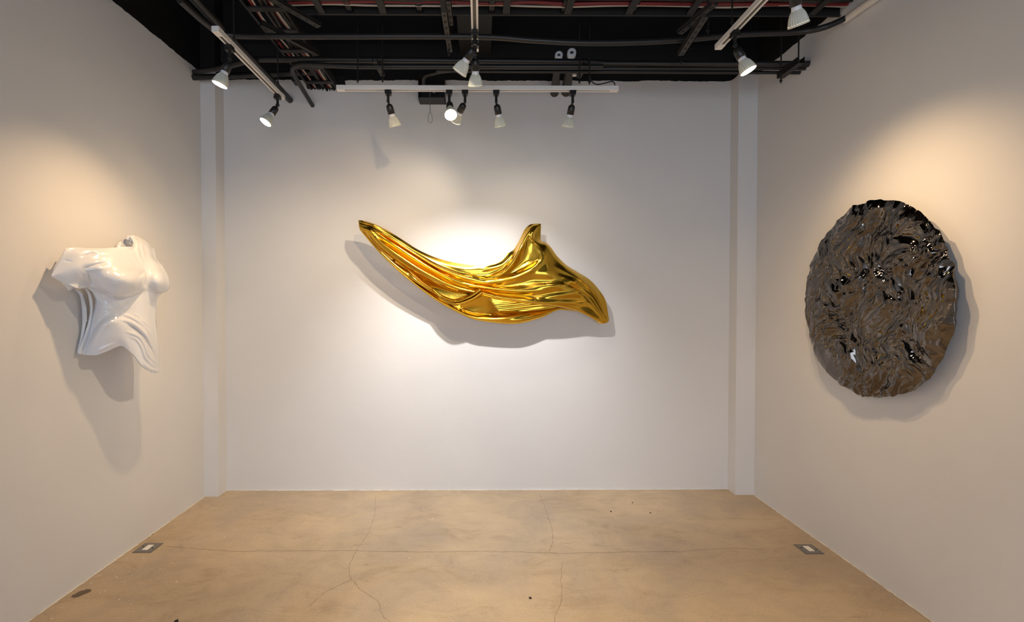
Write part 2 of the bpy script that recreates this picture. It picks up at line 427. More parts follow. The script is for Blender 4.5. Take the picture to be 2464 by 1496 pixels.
R3 = [(0, 866, 547, .228), (.06, 889, 559, .27), (.13, 918, 585, .275), (.24, 976, 627, .265), (.35, 1040, 665, .25), (.45, 1110, 696, .235), (.53, 1164, 706, .235), (.60, 1206, 716, .235), (.68, 1256, 722, .235), (.75, 1304, 727, .225), (.82, 1345, 731, .205),
      (.88, 1380, 738, .18), (.93, 1410, 752, .15), (1, 1453, 777, .085)]
E3 = [(0, 866, 548, .226), (.06, 887, 562, .262), (.13, 914, 590, .26), (.24, 970, 633, .245), (.35, 1034, 671, .225), (.45, 1106, 702, .205), (.53, 1162, 711, .20), (.60, 1204, 720, .205), (.68, 1256, 726.5, .205), (.75, 1305, 731.5, .195), (.82, 1348, 737, .18),
      (.88, 1384, 745, .155), (.93, 1414, 757.5, .13), (1, 1449, 777, .083)]
X3 = [(0, 866, 549, .215), (.06, 885.5, 562, .225), (.13, 912, 589, .215), (.24, 969, 632, .20), (.35, 1033, 670, .18), (.45, 1106, 701, .16), (.53, 1162, 709, .15), (.60, 1204, 718, .15), (.68, 1256, 725, .15), (.75, 1305, 730.5, .145), (.82, 1349, 737.5, .135),
      (.88, 1385, 746.5, .12), (.93, 1415, 759, .105), (1, 1444, 777, .078)]
def wrinkle(gx, gy):
    d = np.exp(-(((gx - 1345) / 32) ** 2 + ((gy - 652) / 20) ** 2))
    return 0.0005 * d * np.sin((gx * 0.35 + gy) * 0.55 + 1.6 * np.sin(gx * 0.07))
cloth = gold_sheet('upper_drape', [T, A1, A2, V1, R1, V2, R2, V3, R3, E3, X3], 520, 330, gold,
    vpos=[0, .07, .15, .23, .32, .42, .53, .64, .76, .90, 1], ripple=wrinkle, smooth_from=.70, ridges=[
    ([(1284, 543), (1272, 558), (1258, 585), (1246, 608), (1232, 634), (1212, 655), (1180, 668), (1140, 666)], 4.5, .03),
    ([(1296, 541), (1283, 556), (1279, 570), (1290, 580), (1312, 587)], 3.2, .018),
    ([(1318, 596), (1305, 622), (1290, 640), (1262, 656), (1230, 668), (1180, 677)], 6, .022),
    ([(1240, 596), (1222, 624), (1200, 640), (1150, 652)], 4, .012),
    ([(1420, 664), (1370, 680), (1330, 686), (1270, 690)], 6, .012),
    ([(1440, 694), (1385, 706), (1340, 711), (1270, 718)], 6, .013),
    ([(1450, 722), (1405, 728), (1370, 728), (1300, 724)], 5, .010),
    ([(868, 537), (920, 562), (990, 607), (1060, 647), (1120, 664)], 2.6, .006),
    ([(868, 543), (925, 572), (995, 614), (1060, 652), (1130, 679)], 2.2, -.008),
    ([(880, 550), (940, 586), (1000, 624), (1070, 663), (1130, 686), (1190, 697)], 2.2, .006),
    ([(885, 560), (950, 608), (1020, 654), (1090, 688), (1160, 705), (1260, 722)], 2.2, .006),
    ([(900, 560), (960, 598), (1030, 640), (1100, 675), (1150, 692), (1230, 704), (1320, 704)], 2.2, -.007),
    ([(1100, 656), (1140, 667), (1180, 674), (1215, 671)], 3, .012)])
# lower fold of the drape, hanging behind the upper one
B0 = [(0, 866, 545, .19), (.13, 922, 596, .18), (.24, 975, 632, .165), (.35, 1035, 665, .15), (.45, 1106, 690, .13), (.55, 1170, 700, .12), (.66, 1240, 710, .115), (.76, 1300, 718, .11), (.88, 1352, 727, .10), (1, 1392, 740, .095)]
B1 = [(0, 866, 547, .205), (.13, 915, 600, .20), (.24, 966, 638, .19), (.35, 1026, 677, .175), (.45, 1098, 708, .14), (.55, 1166, 726, .11), (.66, 1238, 731, .115), (.76, 1300, 733, .115), (.88, 1352, 735, .10), (1, 1391, 743, .095)]
B2 = [(0, 867, 549, .215), (.13, 911, 600, .235), (.24, 956, 642, .225), (.35, 1014, 684, .195), (.45, 1087, 722, .145), (.55, 1160, 745, .115), (.66, 1236, 748, .11), (.76, 1300, 745, .11), (.88, 1351, 738, .10), (1, 1390, 745, .094)]
B3 = [(0, 867, 550, .205), (.13, 908, 598, .215), (.24, 950, 640, .205), (.35, 1007, 686, .17), (.45, 1080, 730, .135), (.55, 1156, 757, .13), (.66, 1234, 759, .14), (.76, 1300, 752, .13), (.88, 1350, 740, .10), (1, 1389, 746, .093)]
B4 = [(0, 867.3, 551.3, .215), (.13, 906, 597.5, .23), (.24, 947, 639, .22), (.35, 1003, 686, .195), (.45, 1076, 734.5, .165), (.55, 1155, 766, .165), (.66, 1233, 769, .165), (.76, 1298, 759, .145), (.88, 1349, 742, .105), (1, 1388, 747, .092)]
B5 = [(0, 867.5, 552, .205), (.13, 905, 596, .215), (.24, 946, 638, .205), (.35, 1002, 686, .18), (.45, 1074, 735.5, .15), (.55, 1154, 770, .145), (.66, 1233, 777.5, .14), (.76, 1298, 764, .125), (.88, 1349, 743.5, .095), (1, 1388, 747.5, .09)]
B6 = [(0, 867.5, 552, .19), (.13, 905, 595, .19), (.24, 946, 637, .18), (.35, 1002, 685, .155), (.45, 1074, 734, .12), (.55, 1154, 769, .11), (.66, 1233, 776.5, .10), (.76, 1298, 763, .09), (.88, 1349, 742.5, .075), (1, 1387, 747.5, .08)]
lower = gold_sheet('lower_drape', [B0, B1, B2, B3, B4, B5, B6], 360, 160, gold, vpos=[0, .2, .42, .6, .78, .92, 1],
    ripple=lambda gx, gy: .0016 * np.exp(-(((gx - 1250) / 60) ** 2 + ((gy - 738) / 14) ** 2)) * np.sin(gy * .7 + gx * .05 + 1.5 * np.sin(gx * .03)),
    ridges=[([(975, 648), (1000, 672), (1030, 694), (1062, 715)], 3, .018), ([(1100, 738), (1140, 751), (1200, 756)], 3, .014),
            ([(1175, 768), (1240, 762), (1300, 750)], 3, .010)])
# rolled lip and the folded panel beneath it
def gold_strip(name, rows, nu, nv):
    return gold_sheet(name, rows, nu, nv, gold)
lip = gold_sheet('rolled_lip', [
    [(0, 1040, 694, .185), (.3, 1066, 713, .20), (.55, 1094, 722, .215), (.8, 1128, 711, .235), (1, 1154, 694.5, .25)],
    [(0, 1041, 695.5, .20), (.3, 1066, 716, .225), (.55, 1095, 725, .245), (.8, 1130, 714, .26), (1, 1156, 697, .27)],
    [(0, 1043, 698, .18), (.3, 1068, 719, .19), (.55, 1096, 728, .20), (.8, 1133, 716, .22), (1, 1158, 699, .24)],
    [(0, 1044, 699, .195), (.3, 1069, 722, .225), (.55, 1097, 731, .245), (.8, 1136, 719, .255), (1, 1160, 703, .26)],
    [(0, 1045, 700, .17), (.3, 1070, 723, .18), (.55, 1097, 733.5, .19), (.8, 1138, 722, .205), (1, 1163, 707, .22)]], 120, 60, gold)
panelg = gold_sheet('folded_panel', [
    [(0, 1104, 733, .165), (.5, 1140, 722, .18), (1, 1166, 707, .20)],
    [(0, 1118, 741, .15), (.5, 1150, 731, .165), (1, 1177, 716, .19)],
    [(0, 1136, 748, .15), (.5, 1166, 742, .16), (1, 1190, 733, .185)],
    [(0, 1158, 754, .15), (.5, 1182, 752, .16), (1, 1204, 752, .175)]], 60, 60, gold,
    ripple=lambda gx, gy: .003 * np.sin(gx * .10 + gy * .12 + 1.5 * np.sin(gy * .09)) )
for o in (cloth, lower, lip, panelg):
    o.data.transform(inv); solidify(o, 0.006)
mb = MB()
for px, py, d in ((960, 605, .2), (1260, 690, .17)):
    p = at_y(px, py, YB - d + .015); mb = MB(); mb.tube([Vector((p.x, YB, p.z)), p], .012)
    o = mb.build('wall_mount', M_STEEL, gold); o.data.transform(inv)

# ------------------------------------------------------------------ white torso on the left wall
torso = empty('torso_sculpture', (XL, 2.55, 1.4), 'glossy white sculpture of a draped headless female torso on the left wall', 'sculpture')
tinv = Matrix.Translation(-Vector(torso.location))
def onwall(gx, gy, gd):
    r = ray(gx, gy); t = (XL + gd) / r[..., 0]
    return r * t[..., None] + np.array(CAM)
rows = [
 [(0, 156, 598, .19), (.15, 185, 597.5, .21), (.3, 215, 600, .235), (.45, 245, 599.5, .255), (.55, 283, 596, .265), (.64, 318, 592, .25), (.665, 320, 586, .21), (.70, 313.5, 572, .13), (.73, 318, 567, .12), (.8, 335, 574, .15), (.9, 352, 584, .175), (1, 363, 598, .18)],
 [(0, 150, 614, .20), (.15, 181, 609, .235), (.3, 213, 611, .265), (.45, 245, 611, .29), (.57, 284, 608, .295), (.66, 321, 602, .265), (.70, 327, 594, .245), (.74, 330, 588, .23), (.8, 339, 588, .22), (.9, 354, 595, .215), (1, 364.5, 606, .20)],
 [(0, 140, 632, .19), (.15, 177, 625, .25), (.3, 210, 626, .285), (.45, 245, 626, .315), (.6, 286, 622, .325), (.7, 325, 616, .285), (.8, 342, 613, .265), (.9, 357, 614, .25), (1, 368, 619, .22)],
 [(0, 123, 664, .18), (.1, 147, 656, .235), (.2, 180, 649, .285), (.3, 205, 645, .30), (.45, 245, 643, .35), (.6, 290, 641, .365), (.75, 342, 640, .315), (.88, 370, 640, .315), (1, 387, 641, .285)],
 [(0, 150, 679, .21), (.1, 168, 674, .25), (.2, 190, 668, .27), (.3, 212, 665, .275), (.45, 250, 664, .36), (.58, 298, 665, .41), (.68, 330, 663, .40), (.76, 348, 659, .345), (.86, 375, 662, .385), (1, 401, 668, .355)],
 [(0, 181, 693, .25), (.08, 192, 688, .24), (.18, 206, 682, .22), (.28, 222, 683, .235), (.4, 247, 684, .315), (.54, 290, 690, .405), (.66, 328, 689, .405), (.75, 347, 682, .345), (.86, 377, 685, .398), (1, 403.5, 685, .365)],
 [(0, 207, 690, .20), (.1, 218, 690, .205), (.22, 233, 693, .235), (.35, 254, 698, .30), (.5, 284, 707, .375), (.6, 310, 706, .385), (.68, 332, 697, .37), (.76, 348, 692, .342), (.86, 376, 697, .375), (1, 397, 698, .35)],
 [(0, 224, 700, .175), (.15, 236, 704, .205), (.3, 254, 709, .255), (.45, 277, 714, .30), (.57, 302, 713, .325), (.68, 331, 704, .335), (.76, 347, 701, .335), (.86, 368, 705, .345), (1, 383, 704.5, .33)],
 [(0, 239, 727, .17), (.15, 248, 729, .215), (.3, 262, 730, .26), (.45, 282, 732, .295), (.6, 306, 731, .32), (.75, 335, 729, .335), (.88, 356, 727, .335), (1, 370.5, 724, .315)],
 [(0, 232, 757, .15), (.15, 243, 757, .205), (.3, 258, 757, .255), (.45, 280, 757, .30), (.6, 305, 758, .325), (.75, 332, 760, .34), (.88, 353, 762, .34), (1, 370, 764, .315)],
 [(0, 226, 795, .12), (.15, 240, 787, .205), (.3, 258, 780, .275), (.45, 280, 778, .325), (.6, 305, 785, .345), (.75, 332, 797, .36), (.88, 358, 806, .355), (1, 376, 812, .325)],
 [(0, 213, 825, .08), (.15, 232, 820, .18), (.3, 255, 812, .255), (.45, 282, 806, .315), (.6, 310, 818, .35), (.75, 338, 838, .375), (.88, 362, 852, .37), (1, 380, 858, .33)],
 [(0, 203, 854, .05), (.15, 228, 854, .15), (.3, 255, 845, .225), (.45, 290, 831, .305), (.6, 318, 852, .355), (.75, 340, 880, .375), (.88, 362, 894, .37), (1, 380, 897, .335)]]
vk = np.array([0, .07, .14, .24, .32, .40, .455, .51, .60, .70, .81, .91, 1.0])
nu, nv = 300, 320
us = np.linspace(0, 1, nu); vs = np.linspace(0, 1, nv)
RX = []; RY = []; RD = []
for r in rows:
    r = np.array(r, float)
    RX.append(pchip(r[:, 0], r[:, 1], us)); RY.append(pchip(r[:, 0], r[:, 2], us)); RD.append(catmull(r[:, 0], r[:, 3], us) if r is not rows[0] else pchip(r[:, 0], r[:, 3], us))
RX, RY, RD = map(np.array, (RX, RY, RD))
gx = np.array([pchip(vk, RX[:, i], vs) for i in range(nu)]).T
gy = np.array([pchip(vk, RY[:, i], vs) for i in range(nu)]).T
gd = np.array([catmull(vk, RD[:, i], vs) for i in range(nu)]).T
lin = np.clip(1 - us / .16, 0, 1)                  # crisp corners along the cut edge of the sleeve
gx = gx * (1 - lin) + lin * np.array([np.interp(vs, vk, RX[:, i]) for i in range(nu)]).T
gy = gy * (1 - lin) + lin * np.array([np.interp(vs, vk, RY[:, i]) for i in range(nu)]).T
sm = np.clip((gx - 125) / 130, 0, 1); sm = sm * sm * (3 - 2 * sm)
gd = gd * .54 * (.64 + .36 * sm) + .028 * np.exp(-((gx - 306) / 36) ** 2 - ((gy - 672) / 24) ** 2) + .022 * np.exp(-((gx - 382) / 19) ** 2 - ((gy - 674) / 24) ** 2)
def ridge(line, w, amp):
    global gd
    d, al = seg_dist(gx, gy, [tuple(p)[:2] for p in curve_pts([(x, y, 0) for x, y in line], 5)])
    e = np.clip(np.minimum(al, 1.02 - al) * 2.6, 0, 1); gd = gd + amp * .8 * np.exp(-(d / w) ** 2) * e * e * (3 - 2 * e)
for ln, w, a in [
    ([(280, 752), (294, 757), (317, 764.5), (341, 781), (359, 801), (374, 822), (379, 830)], 3.2, .008),
    ([(303, 767), (323.5, 778), (342.6, 791), (359, 814), (377, 842), (380, 850)], 2.8, .010),
    ([(270, 769), (290.5, 770), (313, 776), (336, 792), (351.5, 809), (364, 834), (378, 863.6), (381, 870)], 3.0, .014),
    ([(300, 781), (320, 788), (336, 801), (346, 812)], 3.5, -.010),
    ([(290, 796), (302, 798), (331, 809), (346, 829), (356.6, 857), (378, 877.6), (382, 880)], 3.2, .009),
    ([(300, 808), (325, 815), (340, 836), (350, 862), (372, 884), (381, 886)], 3, .007),
    ([(340, 866), (350, 880), (362, 888), (379, 891), (384, 891)], 2.6, .006),
    ([(318, 760), (345, 776), (362, 795), (376, 812)], 2.6, .006),
    ([(310, 752), (330, 760), (352, 778), (370, 800)], 2.6, .004),
    ([(206, 852), (228, 820), (246, 788), (268, 772), (292, 770)], 7, .010),
    ([(222, 806), (236, 782), (255, 764), (280, 757)], 4, -.008),
    ([(238, 745), (258, 748), (280, 752)], 3, .004), ([(240, 765), (262, 752), (285, 745)], 3, .004),
    ([(262, 712), (285, 730), (310, 742)], 4, .004), ([(255, 720), (275, 740), (300, 748)], 4, -.004),
    ([(188, 620), (215, 613), (238, 610)], 4.0, -.006), ([(190, 606), (215, 603), (245, 610)], 4, .003),
    ([(192, 642), (222, 632), (262, 626)], 4.5, .004), ([(190, 648), (215, 642), (240, 636), (266, 640)], 4, -.007),
    ([(200, 653), (230, 646), (262, 648)], 4, .003), ([(196, 652), (206, 662), (204, 680)], 4, .004), ([(206, 650), (216, 668), (216, 690)], 4, -.008),
    ([(150, 626), (165, 629), (176, 632)], 2, -.004),
    ([(344, 644), (348, 660), (347, 684), (344, 696)], 3.0, -.012),
    ([(250, 712), (275, 716), (305, 716), (332, 705)], 3.0, -.006),
    ([(322, 592), (330, 604), (333, 620), (345, 640)], 4, .006), ([(336, 580), (340, 600), (346, 625)], 4, .005), ([(318, 600), (330, 625), (350, 644), (360, 640)], 3, -.003),
    ([(214, 846), (235, 842), (262, 830), (285, 822)], 3, .004)]:
    ridge(ln, w, a)
P = onwall(gx, gy, gd)
# far flank: carry the surface on round behind the silhouette to the wall
ext = []
sil = P[:, -1, :]; prev = P[:, -14, :]
for k in range(1, 15):
    t = k / 14
    q = sil.copy(); dd = sil[:, 0] - XL
    ang = t * PI / 2
    full = np.clip((0.80 - vs) / 0.2, 0, 1); full = full * full * (3 - 2 * full)
    q[:, 1] = sil[:, 1] + 0.115 * math.sin(ang) * full + .012 * t * (1 - full)
    q[:, 0] = XL + dd - (dd - 0.012) * full * (1 - (math.cos(ang) * 0.75 + 0.25 * (1 - t))) - .05 * t * (1 - full)
    ext.append(q)
P = np.concatenate([P, np.stack(ext, 1)], 1)
shell = link_mesh('torso_shell', P.reshape(-1, 3), grid_faces(nv, P.shape[1]), M_GLOSSWHITE, torso, True)
def wall_sheet(name, curves, nu, nv, ridges=(), mat=None, closed=True):
    """curves run top to bottom: (u, px, py, distance from the wall)"""
    us = np.linspace(0, 1, nu)
    A = [[pchip(np.array(c, float)[:, 0], np.array(c, float)[:, j], us) for c in curves] for j in (1, 2, 3)]
    k = np.linspace(0, 1, len(curves)); vs = np.linspace(0, 1, nv)
    g = [np.array([catmull(k, np.array(a)[:, i], vs) for i in range(nu)]).T for a in A]
    g[2] = g[2] * .56
    for line, w, amp in ridges:
        d, al = seg_dist(g[0], g[1], line); g[2] = g[2] + amp * np.exp(-(d / w) ** 2)
    Q = onwall(*g)
    return link_mesh(name, Q.reshape(-1, 3), grid_faces(nv, nu), mat or M_GLOSSWHITE, torso, True)
# side folds under the near arm, nearest the body first
f1 = wall_sheet('side_fold', [
    [(0, 186, 686, .16), (.2, 206, 688, .15), (.4, 220, 702, .13), (.55, 229, 724, .12), (.7, 222, 765, .10), (.85, 213, 808, .075), (1, 198, 850, .05)],
    [(0, 190, 683, .19), (.2, 212, 686, .19), (.4, 228, 700, .18), (.55, 236, 724, .165), (.7, 228, 765, .13), (.85, 219, 808, .095), (1, 203, 853, .06)],
    [(0, 194, 680, .17), (.2, 216, 684, .17), (.4, 234, 701, .165), (.55, 241, 726, .15), (.7, 233, 765, .11), (.85, 224, 808, .08), (1, 208, 854, .05)]], 80, 24)
f2 = wall_sheet('side_fold', [
    [(0, 182, 692, .10), (.15, 200, 694, .10), (.35, 213, 716, .095), (.55, 216, 745, .09), (.7, 213, 770, .08), (.8, 205, 800, .07), (.9, 197, 822, .055), (1, 186, 851, .035)],
    [(0, 184, 690, .13), (.15, 203, 692, .13), (.35, 219, 715, .12), (.55, 222, 745, .115), (.7, 219, 772, .10), (.8, 213, 800, .085), (.9, 204, 822, .07), (1, 192, 852, .05)],
    [(0, 187, 688, .11), (.15, 207, 691, .11), (.35, 224, 715, .105), (.55, 227, 745, .095), (.7, 226, 775, .08), (.8, 223, 800, .07), (.9, 213, 825, .06), (1, 203, 854, .045)]], 90, 24)
f3 = wall_sheet('side_fold', [
    [(0, 178, 696, .04), (.2, 191, 710, .04), (.4, 197, 740, .035), (.6, 198, 770, .03), (.8, 195, 802, .022), (1, 185, 846, .012)],
    [(0, 182, 694, .075), (.2, 197, 707, .075), (.4, 206, 738, .07), (.6, 206, 770, .06), (.8, 202, 801, .045), (1, 188, 849, .03)],
    [(0, 186, 692, .055), (.2, 203, 705, .055), (.4, 213, 738, .05), (.6, 213, 772, .045), (.8, 208, 804, .035), (1, 191, 851, .022)]], 80, 24,
    ridges=[([(196, 712), (207, 740), (207, 775)], 2.2, .008), ([(204, 712), (212, 745), (209, 790)], 1.6, -.006)])
cuff = wall_sheet('sleeve_lining', [
    [(0, 149, 612, .045), (.5, 135, 636, .045), (1, 124, 658, .045)],
    [(0, 150, 613.5, .065), (.5, 139, 635, .065), (1, 125.5, 660, .065)],
    [(0, 153, 616, .08), (.5, 143, 637, .08), (1, 128, 662, .08)]], 30, 16)
curl = wall_sheet('sleeve_curl', [
    [(0, 155, 686, .08), (.5, 168, 697, .08), (1, 182, 693, .09)],
    [(0, 157, 690, .10), (.5, 167, 699.5, .10), (1, 180, 694, .11)],
    [(0, 156, 684, .125), (.5, 168, 694, .125), (1, 181, 693, .13)],
    [(0, 158, 682, .135), (.5, 170, 688, .14), (1, 181, 692, .15)]], 30, 24)
collar = wall_sheet('collar_back', [
    [(0, 281, 598, .03), (.12, 285, 588, .03), (.25, 290, 581.5, .03), (.32, 294, 582.5, .03), (.45, 300, 575, .03), (.6, 305, 578, .03), (.8, 312, 581, .03), (1, 316, 586, .03)],
    [(0, 281, 602, .05), (.12, 285, 597, .05), (.25, 290, 595, .05), (.32, 294, 595, .05), (.45, 299, 593, .05), (.6, 304, 592, .05), (.8, 312, 592, .05), (1, 318, 592, .05)],
    [(0, 282, 618, .07), (.3, 294, 618, .07), (.6, 304, 616, .07), (1, 318, 614, .07)]], 50, 20)
inner = wall_sheet('collar_roll', [
    [(0, 304, 573, .07), (.3, 308, 568.5, .07), (.6, 314, 568, .08), (1, 317, 573, .10)],
    [(0, 306, 577, .09), (.3, 310, 572, .10), (.6, 315, 572, .11), (1, 317, 577, .12)],
    [(0, 311, 580, .08), (.4, 315, 582, .10), (1, 319, 588, .17)]], 30, 16)
for o in (shell, f1, f2, f3, cuff, curl, collar, inner):
    o.data.transform(tinv); solidify(o, 0.007)
mb = MB()
for z in (1.3, 1.65):
    mb = MB(); mb.tube([(XL, 2.62, z), (XL + .10, 2.62, z)], .014)
    o = mb.build('wall_mount', M_STEEL, torso); o.data.transform(tinv)

# ------------------------------------------------------------------ crumpled black disc on the right wall
DY, DZ = 2.585, 1.512
disc = empty('disc_sculpture', (XR, DY, DZ), 'big round crumpled black chrome disc sculpture on the right wall', 'sculpture')
dinv = Matrix.Translation(-Vector(disc.location))
def fbm(p, o=3):
    s = 0; a = 1
    for _ in range(o): s += a * noise.noise(p); p = p * 2.07 + Vector((3.1, 1.7, 9.2)); a *= .5
    return s
def crumple(y, z):
    # folds run slantwise down the disc
    ca, sa = math.cos(.42), math.sin(.42)
    a, b = y * ca + z * sa, -y * sa + z * ca
    w = Vector((noise.noise(Vector((y * 4, z * 4, 3))), noise.noise(Vector((y * 4, z * 4, 17))), 0)) * .10
    a += w.x; b += w.y
    w = Vector((noise.noise(Vector((y * 14, z * 14, 3))), noise.noise(Vector((y * 14, z * 14, 17))), 0)) * .022
    a2, b2 = a + w.x, b + w.y
    big = fbm(Vector((a * 4.2, b * 2.1, 1.3)), 2)
    r1 = 1 - abs(noise.noise(Vector((a * 6.5, b * 3.2, 7.7)))) * 2.2
    r2 = 1 - abs(noise.noise(Vector((a2 * 16, b2 * 8.5, 21.0)))) * 2.0
    r3 = noise.noise(Vector((a2 * 34, b2 * 20, 4.0)))
    r4 = 1 - abs(noise.noise(Vector((a2 * 40, b2 * 25, 40.0)))) * 2.0
    r5 = noise.noise(Vector((a2 * 75, b2 * 50, 4.0)))
    amp = min(1.2, max(.32, .72 + 1.1 * noise.noise(Vector((y * 3.6, z * 3.6, 50)))))
    return .024 * big + .022 * r1 + .014 * r2 * (amp + .2) + .0095 * r3 * amp + .0055 * r4 * amp + .0026 * r5 * amp
NR, NA = 300, 900
V = []
def rim(t):
    c, s = math.cos(t), math.sin(t)
    return 1 + .022 * noise.noise(Vector((c * 2.2, s * 2.2, 5))) + .024 * noise.noise(Vector((c * 6, s * 6, 8))) + .011 * noise.noise(Vector((c * 16, s * 16, 2)))
rims = [rim(2 * PI * k / NA) for k in range(NA)]
for j in range(NR):
    rr = (j / (NR - 1)) ** .75
    for k in range(NA):
        t = 2 * PI * k / NA; q = rr * rims[k]
        y, z = .497 * q * math.cos(t), .524 * q * math.sin(t)
        h = .066 + crumple(y, z) * (1 - .5 * rr ** 8) - .022 * rr ** 10
        V.append((XR - max(h, .026), DY + y, DZ + z))
for back, q in ((.024, .945), (.010, .88)):
    for k in range(NA):
        t = 2 * PI * k / NA
        V.append((XR - back, DY + .497 * q * rims[k] * math.cos(t), DZ + .524 * q * rims[k] * math.sin(t)))
Fc = []
for j in range(NR + 1):
    for k in range(NA):
        k2 = (k + 1) % NA
        Fc.append((j * NA + k, (j + 1) * NA + k, (j + 1) * NA + k2, j * NA + k2))
o = link_mesh('crumpled_sheet', V, Fc, M_CHROME, disc, True); o.data.transform(dinv)
mb = MB(); mb.tube([(XR, DY, DZ), (XR - .05, DY, DZ)], .2, 32)
o = mb.build('wall_mount', M_STEEL, disc); o.data.transform(dinv)

# ------------------------------------------------------------------ lighting tracks
ZT = 2.885
def track(a, b, label):
    a, b = Vector(a), Vector(b)
    t = empty('lighting_track', a, label, 'track light rail', 'white lighting tracks')
    d = (b - a); L = d.length; ang = math.atan2(d.y, d.x)
    M = Matrix.Rotation(ang, 4, 'Z')
    m = MB(); w, h = .0175, .02
    m.box((.05, -w, 0), (L - .05, w, h), 0, M)
    m.box((.05, -w, -.006), (L - .05, -.008, 0), 0, M); m.box((.05, .008, -.006), (L - .05, w, 0), 0, M)
    m.box((.05, -.008, -.002), (L - .05, .008, 0), 1, M)
    m.build('rail', [M_TRACK, M_GROOVE], t)
    for x0, x1 in ((0, .05), (L - .05, L)):
        m = MB(); m.box((x0, -w - .001, -.007), (x1, w + .001, h + .001), 0, M); m.build('end_cap', M_TRACK, t)
    return t
XTL, XTM, XTR, YTB = -1.352, -.028, 1.30, 3.10
def yat(px, py): return at_z(px, py, ZT).y
track((XTL, yat(520, 72), ZT), (XTL, yat(688, 238), ZT), 'white lighting track running from near the torso wall towards the back wall')
track((XTM, 1.0, ZT), (XTM, 2.69, ZT), 'white lighting track down the middle of the black ceiling')
track((XTR, 1.0, ZT), (XTR, 2.66, ZT), 'white lighting track running near the black disc wall')
xb0, xb1 = at_y(811, 208, YTB).x, at_y(1487, 208, YTB).x
zb = at_y(1150, 216, YTB).z
track((xb0, YTB, zb), (xb1, YTB, zb), 'white lighting track parallel to the back wall above the gold sculpture')

# ------------------------------------------------------------------ track spotlights
def lamp_meshes():
    a = MB(); a.box((-.016, -.02, -.022), (.016, .02, -.004)); a.box((-.02, -.017, -.034), (.02, .017, -.018)); adapter = a
    b = MB(); b.tube([(0, 0, -.03), (0, 0, -.07)], .0085, 12); b.tube([(-.010, 0, -.075), (.010, 0, -.075)], .009, 12); arm = b
    c = MB(); c.lathe([(.004, .0), (.012, -.002), (.02, -.008), (.0245, -.018), (.0255, -.03), (.0265, -.072), (.022, -.074)], 32, cap0=True, cap1=True)
    c.box((-.006, -.004, -.004), (.006, .004, .014)); holder = c
    d = MB()
    prof = [(.0235, -.092), (.029, -.099), (.0345, -.110), (.039, -.123), (.0425, -.137), (.045, -.150), (.0462, -.157)]
    d.lathe(prof, 192, ribs=24, depth=[.0, .06, .10, .11, .10, .07, .03])
    d.lathe([(.0462, -.157), (.0478, -.159), (.0478, -.164), (.0445, -.166), (.0425, -.164)], 64)
    bulb = d
    e = MB(); e.lathe([(.019, -.068), (.021, -.074), (.0235, -.093)], 40); neck = e
    f = MB(); f.lathe([(.0001, -.1655), (.02, -.165), (.0435, -.1635)], 40); lens = f
    out = []
    for q in (c, d, e, f): q.v = [(x * .86, y * .86, z * .84) for x, y, z in q.v]
    for nm, mb_, mt in (('adapter', adapter, M_PLASTIC), ('arm', arm, M_PLASTIC), ('lamp_holder', holder, M_PLASTIC), ('bulb', bulb, M_BULB), ('bulb_neck', neck, M_NECK), ('lens', lens, M_LENS)):
        o = mb_.build(nm, mt); out.append(o.data); bpy.data.objects.remove(o)
    return out
LM = lamp_meshes()
def spotlight(x, y, z, aim, label, energy, col=(1, .82, .58), angle=48, blend=.8, along_y=True, drop=0.0):
    t = empty('track_spotlight', (x, y, z), label, 'spotlight', 'track spotlights')
    def part(i, parent, M=None):
        o = bpy.data.objects.new(LM[i].name.split('.')[0], LM[i]); COL.objects.link(o); o.parent = parent
        if M is not None: o.matrix_local = M
        return o
    RZ = Matrix.Identity(4) if along_y else Matrix.Rotation(PI / 2, 4, 'Z')
    part(0, t, RZ); part(1, t, RZ)
    piv = Vector((x, y, z - .078))
    d = (Vector(aim) - piv).normalized()
    q = (-d).to_track_quat('Z', 'Y').to_matrix().to_4x4()
    M = Matrix.Translation((0, 0, -.078)) @ q @ Matrix.Translation((0, 0, -.012))
    part(2, t, M)
    b = part(3, t, M); I = Matrix.Identity(4)
    part(4, b, I); part(5, b, I)
    ld = bpy.data.lights.new('spot_beam', 'SPOT'); lo = bpy.data.objects.new('spot_beam', ld); COL.objects.link(lo)
    ld.energy = energy; ld.color = col; ld.spot_size = math.radians(angle); ld.spot_blend = blend; ld.shadow_soft_size = .022
    lo.location = piv + d * .158; lo.rotation_euler = d.to_track_quat('-Z', 'Y').to_euler()
    return t
WARM = (1, .67, .36); MID = (1, .81, .58); COOL = (1, .965, .95)
TGT = Vector((XL + .3, 2.55, 1.42)); DISC = Vector((XR, DY, DZ))
spotlight(XTL, yat(547, 108), ZT, (XL, 2.42, .55), 'white ribbed spotlight nearest the camera on the torso side track', 31, WARM, 104, 1)
spotlight(XTL, yat(671, 226), ZT, (XL + .05, 2.65, 1.25), 'white ribbed spotlight at the back wall end of the torso side track', 6, WARM, 105, 1)
spotlight(XTM, yat(1143, 72), ZT, (-1.35, 3.5, 1.1), 'tilted spotlight on the middle track, aimed sideways at the torso wall', 42, MID, 88, 1)
spotlight(XTM, yat(1146, 98), ZT, (.0, YB, .5), 'upright spotlight hanging at the end of the middle track', 108, COOL, 88, 1)
spotlight(XTR, yat(1779, 73), ZT, (XR, 2.2, .9), 'lit spotlight near the end of the track beside the black disc', 22, WARM, 108, 1)
spotlight(XTR, 2.02, ZT, (XR, 2.75, .8), 'large spotlight cut by the top edge above the black disc', 18, WARM, 106, 1)
spotlight(XTM, 1.55, ZT, (-1.0, YB, 1.95), 'spotlight on the middle track out over the viewer', 24, WARM, 50, 1)
def xat(px): return at_y(px, 216, YTB).x
